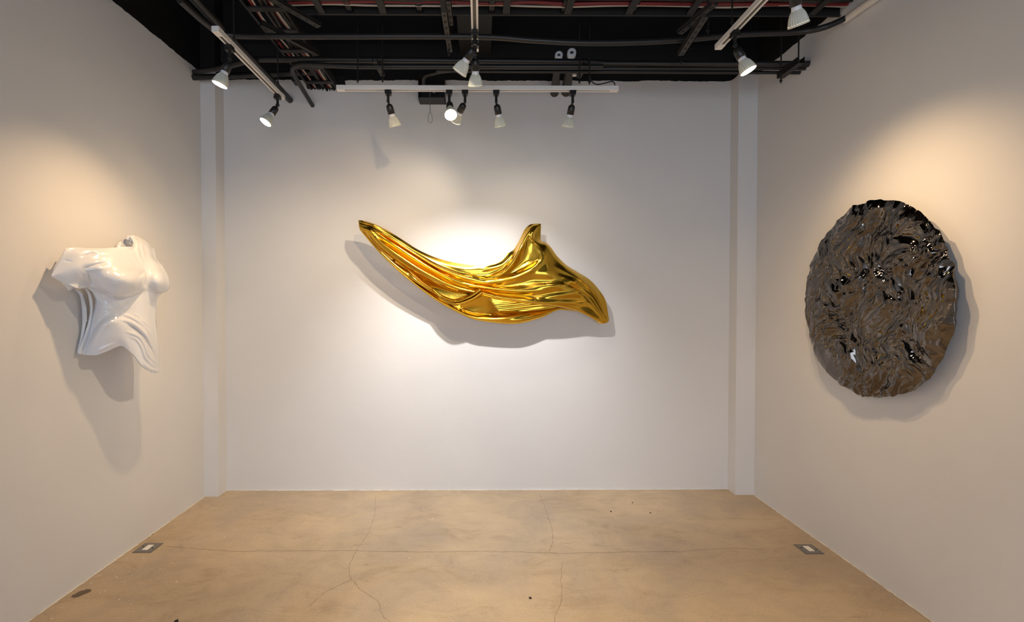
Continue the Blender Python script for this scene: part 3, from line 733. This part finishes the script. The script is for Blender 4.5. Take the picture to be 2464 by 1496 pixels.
spotlight(xat(934), YTB, zb, (xat(934) + .32, YB - .22, 1.5), 'leftmost of the five spotlights on the back wall track', 3, MID, 140, 1, False)
spotlight(xat(1081), YTB, zb, (.12, 1.2, .35), 'spotlight facing the camera with glowing round lens on the back wall track', 165, MID, 84, 1, False)
spotlight(xat(1119), YTB, zb, (xat(1119) - .5, YB, 2.2), 'spotlight half hidden behind the glowing camera-facing one', 3.6, MID, 85, 1, False)
spotlight(xat(1194), YTB, zb, (xat(1194) + .30, YB - .22, 1.5), 'spotlight hanging just right of the glowing pair on the back wall track', 3.5, MID, 140, 1, False)
spotlight(xat(1378), YTB, zb, (xat(1378) - .20, YB - .22, 1.5), 'rightmost of the five spotlights on the back wall track', 3.5, MID, 140, 1, False)

# ------------------------------------------------------------------ pipes, struts, trays under the black ceiling
def pipe(pts, r, label, bends=None, mat=M_PIPE, name='conduit_pipe', group='black conduits under the ceiling', cat='pipe', couplings=()):
    m = MB(); q = bend_pts(pts, bends) if bends else [Vector(p) for p in pts]
    m.tube(q, r, 16)
    for c, d in couplings:
        c = Vector(c); d = Vector(d).normalized(); m.tube([c - d * .03, c + d * .03], r * 1.18, 16)
    return tag(m.build(name, mat), label, cat, group)
Y1 = 2.86
P1 = [at_y(432, 0, 2.45), at_y(500, 60, 2.72), at_y(548, 84, Y1), at_y(700, 87.5, Y1), at_y(1130, 88, Y1), at_y(1280, 97, Y1), at_y(1400, 103, Y1), at_y(1520, 102, Y1), at_y(1640, 96, Y1), at_y(1780, 83, Y1), at_y(1920, 77, Y1)]
P1 += [at_y(1985, 65, 2.80), at_x(2038, 42, XR - .03)]
pipe(curve_pts(P1, 8), .0165, 'long black conduit crossing the ceiling and bending along the disc wall')
pipe([at_x(2033, 47, XR - .03), at_x(2190, -62, XR - .03)], .021, 'white plastic pipe sleeve high on the disc wall', None, M_SLEEVE, 'pipe_sleeve', None)
Y2 = 3.25
P2 = [at_x(466, 174, XL), at_y(520, 166, 3.45), at_y(575, 152, 3.32), at_y(612, 144, Y2), at_y(700, 143, Y2), at_y(1000, 145, Y2), at_y(1395, 149, Y2)]
P2 += [at_y(1500, 153, Y2), at_x(1946, 154, XR)]
pipe(curve_pts(P2, 8), .019, 'thick black conduit running from the torso wall to the disc wall')
pipe([at_y(1420, 165, Y2 + .02), at_x(1938, 165, XR)], .0105, 'thin black conduit under the thick one, ending at the disc wall')
pipe([at_y(1050, 170, Y2 + .05), at_y(1250, 172, Y2 + .05), at_x(1925, 175, XR)], .0105, 'lowest of the three black conduits stacked before the disc wall')
pipe([at_y(1450, 161, Y2 - .05), at_y(840, 160, Y2 - .02), at_y(690, 152, Y2), at_y(752, 254, YB)], .016, 'black conduit with an elbow turning down to the back wall', .14, couplings=((at_y(710, 195, 3.5), at_y(752, 254, YB) - at_y(690, 152, Y2)),))
pipe([at_y(1400, 168, Y2 + .1), at_y(1080, 168, Y2 + .12), at_y(1020, 182, 3.55), at_y(1020, 205, 3.66)], .014, 'black conduit elbow feeding the junction box on the back wall', .12)
pv = at_y(698, 241, YB)
pipe([(pv.x, 1.9, pv.z), pv], .024, 'black pipe running beside the torso side track into the back wall')
pv = at_y(640, 172, YB)
pipe([(XL, 3.62, 3.16), (XL + .9, 3.62, 3.2)], .02, 'short dark pipe high beside the corner column near the torso')

def strut(a, b, label, w=.04, h=.022, holes=True, name='perforated_strut', group='perforated steel struts', mat=M_STEEL):
    """U-shaped steel channel with round holes along its face"""
    a, b = Vector(a), Vector(b); d = b - a; L = d.length
    M = Matrix.Translation(a) @ d.to_track_quat('Y', 'Z').to_matrix().to_4x4()
    m = MB()
    m.box((-w / 2, 0, 0), (w / 2, L, .003), 0, M); m.box((-w / 2, 0, 0), (-w / 2 + .003, L, h), 0, M); m.box((w / 2 - .003, 0, 0), (w / 2, L, h), 0, M)
    if holes:
        n = max(2, int(L / .055))
        for k in range(n):
            c = (k + .5) * L / n
            v = [M @ Vector((.009 * math.cos(2 * PI * j / 14), c + .013 * math.sin(2 * PI * j / 14), -.0008)) for j in range(14)]
            m.add(v, [tuple(range(14))], 1)
    return tag(m.build(name, [mat, M_BLACK]), label, 'strut', group)
def rod(px, y0, y1, Y, label):
    a, b = at_y(px, y0, Y), at_y(px, y1, Y); b.x = a.x
    if y0 <= 0: a.z = ZC
    m = MB(); m.tube([a, b], .0045, 8); m.tube([b + Vector((0, 0, .012)), b + Vector((0, 0, .02))], .009, 6)
    return tag(m.build('hanging_rod', M_PIPE), label, 'rod', 'threaded rods hanging from the ceiling')
strut(at_z(1720, 12, 3.09), at_z(1636, 82, 3.09), 'upper of two perforated struts near the disc side track')
strut(at_z(1697, 42, 2.985), at_z(1638, 134, 2.985), 'lower of two perforated struts near the disc side track')
strut(at_z(1068, 30, 3.05), at_z(1083, 126, 3.05), 'perforated strut hanging just left of the middle track', .035)
strut(at_z(1078, 4, 3.07), at_z(1086, 62, 3.07), 'short strut behind the one left of the middle track', .03)
strut(at_z(901, 148, 3.06), at_z(921, 184, 3.06), 'small perforated strut above the leftmost back track spotlight', .034)
strut(at_z(1412, 152, 3.06), at_z(1393, 188, 3.06), 'small perforated strut above the rightmost back track spotlight', .034)
strut(at_z(1928, 152, 2.99), at_z(1877, 189, 2.99), 'black channel strut carrying the pipes at the disc wall', .045, .04, False, mat=M_PIPE)
for px, lb in ((846, 'leftmost slotted bracket on the ceiling tray rail'), (1012, 'slotted bracket left of the middle track on the tray rail'), (1183, 'slotted bracket right of the middle track on the tray rail'),
               (1354, 'slotted bracket above the white pipe ends on the tray rail'), (1518, 'rightmost slotted bracket on the ceiling tray rail')):
    e = at_z(px, 36, 3.20); strut((e.x, e.y - .45, 3.20), e, lb, .036, name='slotted_bracket', group='slotted brackets under the tray', mat=M_TRAY)
strut(at_z(628, 62, 3.10), at_z(765, 134, 3.10), 'dark angle bar slanting under the cable tray to the back', .03, .03, False, 'angle_bar', 'slanting angle bars', M_TRAY)
strut(at_z(640, -8, 3.14), at_z(768, 66, 3.14), 'dark perforated angle bar slanting above the tray bend', .045, .02, True, 'angle_bar', 'slanting angle bars', M_TRAY)
for px, y0, y1, Y, lb in ((860, 0, 199, YTB, 'rod holding the left part of the back wall track'), (1419, 0, 203, YTB, 'rod holding the right part of the back wall track'), (562, 0, 100, 2.55, 'rod holding the near end of the torso side track'),
                          (667, 0, 205, 3.05, 'rod holding the far end of the torso side track'), (1640, 0, 156, 3.05, 'rod through the tip of the lower perforated strut'), (920, 0, 198, 3.12, 'rod through the small strut above the leftmost back spotlight'),
                          (1395, 0, 201, 3.12, 'rod through the small strut above the rightmost back spotlight'), (1881, 0, 200, 3.12, 'long rod through the channel strut at the disc wall'), (1923, 0, 152, 3.02, 'short rod near the disc wall pipe ends'),
                          (1140, 0, 120, 2.62, 'rod holding the end of the middle track'), (1762, 0, 60, 2.5, 'rod holding the end of the disc side track'), (1704, 0, 80, 2.75, 'rod beside the two perforated struts'), (1080, 0, 134, 3.0, 'rod through the strut left of the middle track')):
    rod(px, y0, y1, Y, lb)

# cable trays with their cables
def tray(a, b, w, label, rungs, h=.06):
    a, b = Vector(a), Vector(b); d = b - a; L = d.length; ang = math.atan2(d.y, d.x)
    t = empty('cable_tray', a, label, 'cable tray', 'black cable trays'); M = Matrix.Rotation(ang, 4, 'Z')
    for s in (-1, 1):
        m = MB(); m.box((0, s * w / 2 - .002, 0), (L, s * w / 2 + .002, h), 0, M); m.box((0, s * w / 2 - .012 if s > 0 else s * w / 2, 0), (L, s * w / 2 if s > 0 else s * w / 2 + .012, .003), 0, M)
        m.build('side_rail', M_TRAY, t)
    for k in range(rungs):
        x = (k + .5) * L / rungs; m = MB(); m.box((x - .02, -w / 2, .002), (x + .02, w / 2, .012), 0, M); m.build('rung', M_TRAY, t)
    return t
tx0, tx1 = at_y(748, 215, YB).x, at_y(814, 215, YB).x
tw = tx1 - tx0; txc = (tx0 + tx1) / 2
tray((txc, 2.45, 3.165), (txc, YB, 3.165), tw, 'black cable tray running over the ceiling into the back wall', 6)
yy = at_z(1150, 38, 3.185).y
tray((tx1 + .01, yy - .17, 3.185), (XR, yy - .17, 3.185), .34, 'black cable tray crossing the ceiling to the disc wall', 9)
def cable(pts, r, mat, label, grp):
    m = MB(); m.tube(curve_pts(pts, 6), r, 8); return tag(m.build('cable', mat), label, 'cable', grp)
G1, G2 = 'cables in the tray to the back wall', 'cables in the tray to the disc wall'
for k, (f, mat, r, lb) in enumerate(((-.36, M_RED, .010, 'red cable along the outer side of the tray to the back wall'), (-.27, M_WHITE, .006, 'thin white cable beside the red one in the tray to the back wall'), (-.08, M_BROWN, .011, 'brown cable in the middle of the tray to the back wall'),
                                     (.02, M_BROWN, .012, 'thick brown cable in the tray to the back wall'), (.14, M_RED, .008, 'red cable next to the white loop in the tray to the back wall'), (.24, M_WHITE, .009, 'white cable curling at the hole of the back wall'), (.36, M_BROWN, .010, 'brown cable along the inner side of the tray to the back wall'))):
    pts = []
    for j in range(9):
        y = 2.35 + j * (YB - 2.35) / 8
        pts.append((txc + f * tw + random.uniform(-.012, .012), y, 3.165 + .013 + r))
    cable(pts, r, mat, lb, G1)
for k, (f, mat, r, lb) in enumerate(((.085, M_RED, .012, 'red cable sagging along the edge of the tray to the disc wall'), (.10, M_WHITE, .006, 'white cable tied to the red one in the tray to the disc wall'), (.05, M_BROWN, .012, 'brown cable inside the tray to the disc wall'),
                                     (.01, M_BROWN, .014, 'thick brown cable deep in the tray to the disc wall'), (-.04, M_WHITE, .007, 'thin white cable deep in the tray to the disc wall'), (-.09, M_RED, .011, 'red cable deep in the tray to the disc wall'))):
    pts = []
    for j in range(15):
        x = tx1 + .02 + j * (XR - .04 - tx1) / 14
        pts.append((x, yy - .17 + f + random.uniform(-.012, .012), 3.185 + .013 + r))
    cable(pts, r, mat, lb, G2)
m = MB(); v = at_y(780, 214, YB)                    # broken opening where the tray meets the wall
vv = []
for k in range(40):
    t = k / 39; x = tx0 - .03 + t * (tw + .09); vv.append((x, YB - .003, v.z + .005 + random.uniform(-.014, .010) - .012 * math.sin(t * PI)))
m.add(vv + [(tx1 + .05, YB - .003, ZP + .03), (tx0 - .06, YB - .003, ZP + .03)], [tuple(range(42))])
tag(m.build('wall_opening', M_BLACK), 'ragged black hole in the back wall around the cable tray', 'hole')

# capped pipes over the back wall track
for (fx, fy, wx, wy, r, lb) in ((1345, 131, 1334, 224, .026, 'left one of the two fat pipes with white open ends'), (1376, 125, 1362, 222, .030, 'right one of the two fat pipes with white open ends')):
    a, b = at_y(fx, fy, 3.33), at_y(wx, wy, YB)
    t = empty('capped_pipe', a, lb, 'pipe', 'fat grey pipes with white ends'); d = (b - a).normalized()
    m = MB(); m.tube([d * .03, d * .2, b - a], [r, r * 1.05, r * 1.25], 24); m.build('tube', M_STEEL, t)
    m = MB(); q = d.to_track_quat('Z', 'Y').to_matrix().to_4x4()
    m.lathe([(r * .42, .03), (r * .42, .0), (r * .5, -.004), (r * .95, -.002), (r * 1.02, .004), (r * 1.02, .036)], 32); m.lathe([(.0001, .012), (r * .42, .012)], 32, mi=1)
    o = m.build('end_cap', [M_PVC, M_BLACK], t); o.matrix_local = q
a = at_y(1383, 170, 3.4); m = MB(); m.tube([a, a + Vector((0, .0, -.035))], .016, 20); m.tube([a, a + Vector((0, 0, .015))], .019, 20)
tag(m.build('capped_stub', M_PVC), 'small white pipe cap under the conduits beside the fat pipes', 'cap')
# junction box with chain
bx0, bx1 = at_y(1006, 235, 3.70).x, at_y(1070, 235, 3.70).x
bz0, bz1 = at_y(1040, 234, 3.70).z, at_y(1040, 182, 3.70).z
t = empty('junction_box', ((bx0 + bx1) / 2, YB, bz0), 'open black metal box on the back wall behind the lighting track', 'box')
wv, hv = (bx1 - bx0) / 2, bz1 - bz0
m = MB()
m.box((-wv, -.13, 0), (wv, 0, .004)); m.box((-wv, -.13, hv - .004), (wv, 0, hv)); m.box((-wv, -.13, 0), (-wv + .004, 0, hv)); m.box((wv - .004, -.13, 0), (wv, 0, hv)); m.box((-wv, -.004, 0), (wv, 0, hv))
m.build('casing', M_PIPE, t)
m = MB(); m.tube([(.02, -.135, .045), (.02, -.120, .045)], .012, 20); m.build('screw_cap', M_GREYMET, t)
c0 = Vector((-.01, -.125, 0)); m = MB()
m.tube([c0 + Vector((random.uniform(-.004, .004), 0, .07 - .012 * k)) for k in range(16)], .0025, 6)
lp = [c0 + Vector((.022 * math.sin(2 * PI * k / 20) * (.5 + .5 * (1 - math.cos(2 * PI * k / 20)) / 2), 0, -.11 - .04 + .04 * math.cos(2 * PI * k / 20))) for k in range(21)]
m.tube(lp, .0018, 6); m.build('hanging_chain', M_GREYMET, t)
# feed wire at the right end of the back track
cable([at_y(1419, 178, YTB), at_y(1424, 196, YTB), at_y(1437, 203, YTB), at_y(1455, 200, YTB), at_y(1470, 196, YTB), at_y(1477, 198, YTB), at_y(1480, 205, YTB)], .004, M_PLASTIC, 'black feed wire looping into the right end of the back wall track', None)
# flat duct under the deck
m = MB(); m.box((-.16, 2.0, 3.42), (.08, YB, 3.6)); tag(m.build('air_duct', M_TRAY), 'dark flat duct high above the middle track', 'duct')
m = MB(); m.box((XL, YB - .04, 3.36), (XR, YB, 3.5)); tag(m.build('beam', M_BLACK), 'black beam along the top of the back wall', 'beam', None, 'structure')

# ------------------------------------------------------------------ floor sockets
def floor_socket(px, py, label, rot, sx):
    c = fl(px, py); t = empty('floor_socket', (c.x, c.y, 0), label, 'floor socket', 'square floor sockets'); t.rotation_euler = (0, 0, rot)
    m = MB(); w = .056; n = 4
    m.box((-w, -w, 0), (w, w, .004)); m.box((-w + .006, -w + .006, .004), (w - .006, w - .006, .005)); m.build('plate', M_GREYMET, t)
    m = MB(); m.box((-.017, -.03, .005), (.017, .03, .0062)); m.build('outlet_face', M_IVORY, t)
    for sx_ in (-1, 1):
        m = MB(); m.tube([(sx_ * .036, -.012 * sx_, .0045), (sx_ * .036, -.012 * sx_, .0065)], .0045, 10)
        m.build('screw', M_DARK, t)
floor_socket(356, 1318.5, 'grey square floor socket by the torso wall', 0, 1)
floor_socket(1946, 1321.5, 'grey square floor socket by the black disc wall', 0, 1)
# crumbs of dirt
for px, py, r, lb in ((1276, 1439, .007, 'black crumb of dirt lying nearest the camera mid floor'), (1470, 1231, .006, 'left one of three black crumbs near the back wall'), (1522, 1210, .005, 'black crumb nearest the back wall'), (1565, 1234, .005, 'right one of three black crumbs near the back wall'), (424, 1495, .010, 'black crumb at the bottom edge towards the torso wall')):
    c = fl(px, py); bm = bmesh.new(); bmesh.ops.create_icosphere(bm, subdivisions=2, radius=r)
    for v_ in bm.verts: v_.co = v_.co * (1 + .5 * noise.noise(v_.co * 300 + Vector((px, 0, 0)))); v_.co.z = max(v_.co.z * .7, -.002)
    me = bpy.data.meshes.new('dirt_crumb'); bm.to_mesh(me); bm.free(); me.materials.append(M_DARK)
    o = bpy.data.objects.new('dirt_crumb', me); COL.objects.link(o); o.location = (c.x, c.y, .002); tag(o, lb, 'dirt', 'crumbs of dirt on the floor')

# ------------------------------------------------------------------ daylight and view
w = bpy.data.worlds.new('daylight'); scene.world = w; w.use_nodes = True
bg = w.node_tree.nodes['Background']; bg.inputs['Color'].default_value = (0.70, 0.82, 1.0, 1); bg.inputs['Strength'].default_value = 2.25
pl = bpy.data.lights.new('shop_front_portal', 'AREA'); po = bpy.data.objects.new('shop_front_portal', pl); COL.objects.link(po)
pl.shape = 'RECTANGLE'; pl.size = XR - XL - .7; pl.size_y = 2.25; pl.cycles.is_portal = True
po.location = (0, YF - .08, 1.125); po.rotation_euler = (PI / 2, 0, 0)
scene.view_settings.view_transform = 'Standard'
scene.view_settings.look = 'None'
scene.view_settings.gamma = 1.0
scene.view_settings.exposure = 0.9
scene.view_settings.use_curve_mapping = False
scene.cycles.use_denoising = True
scene.cycles.max_bounces = 8
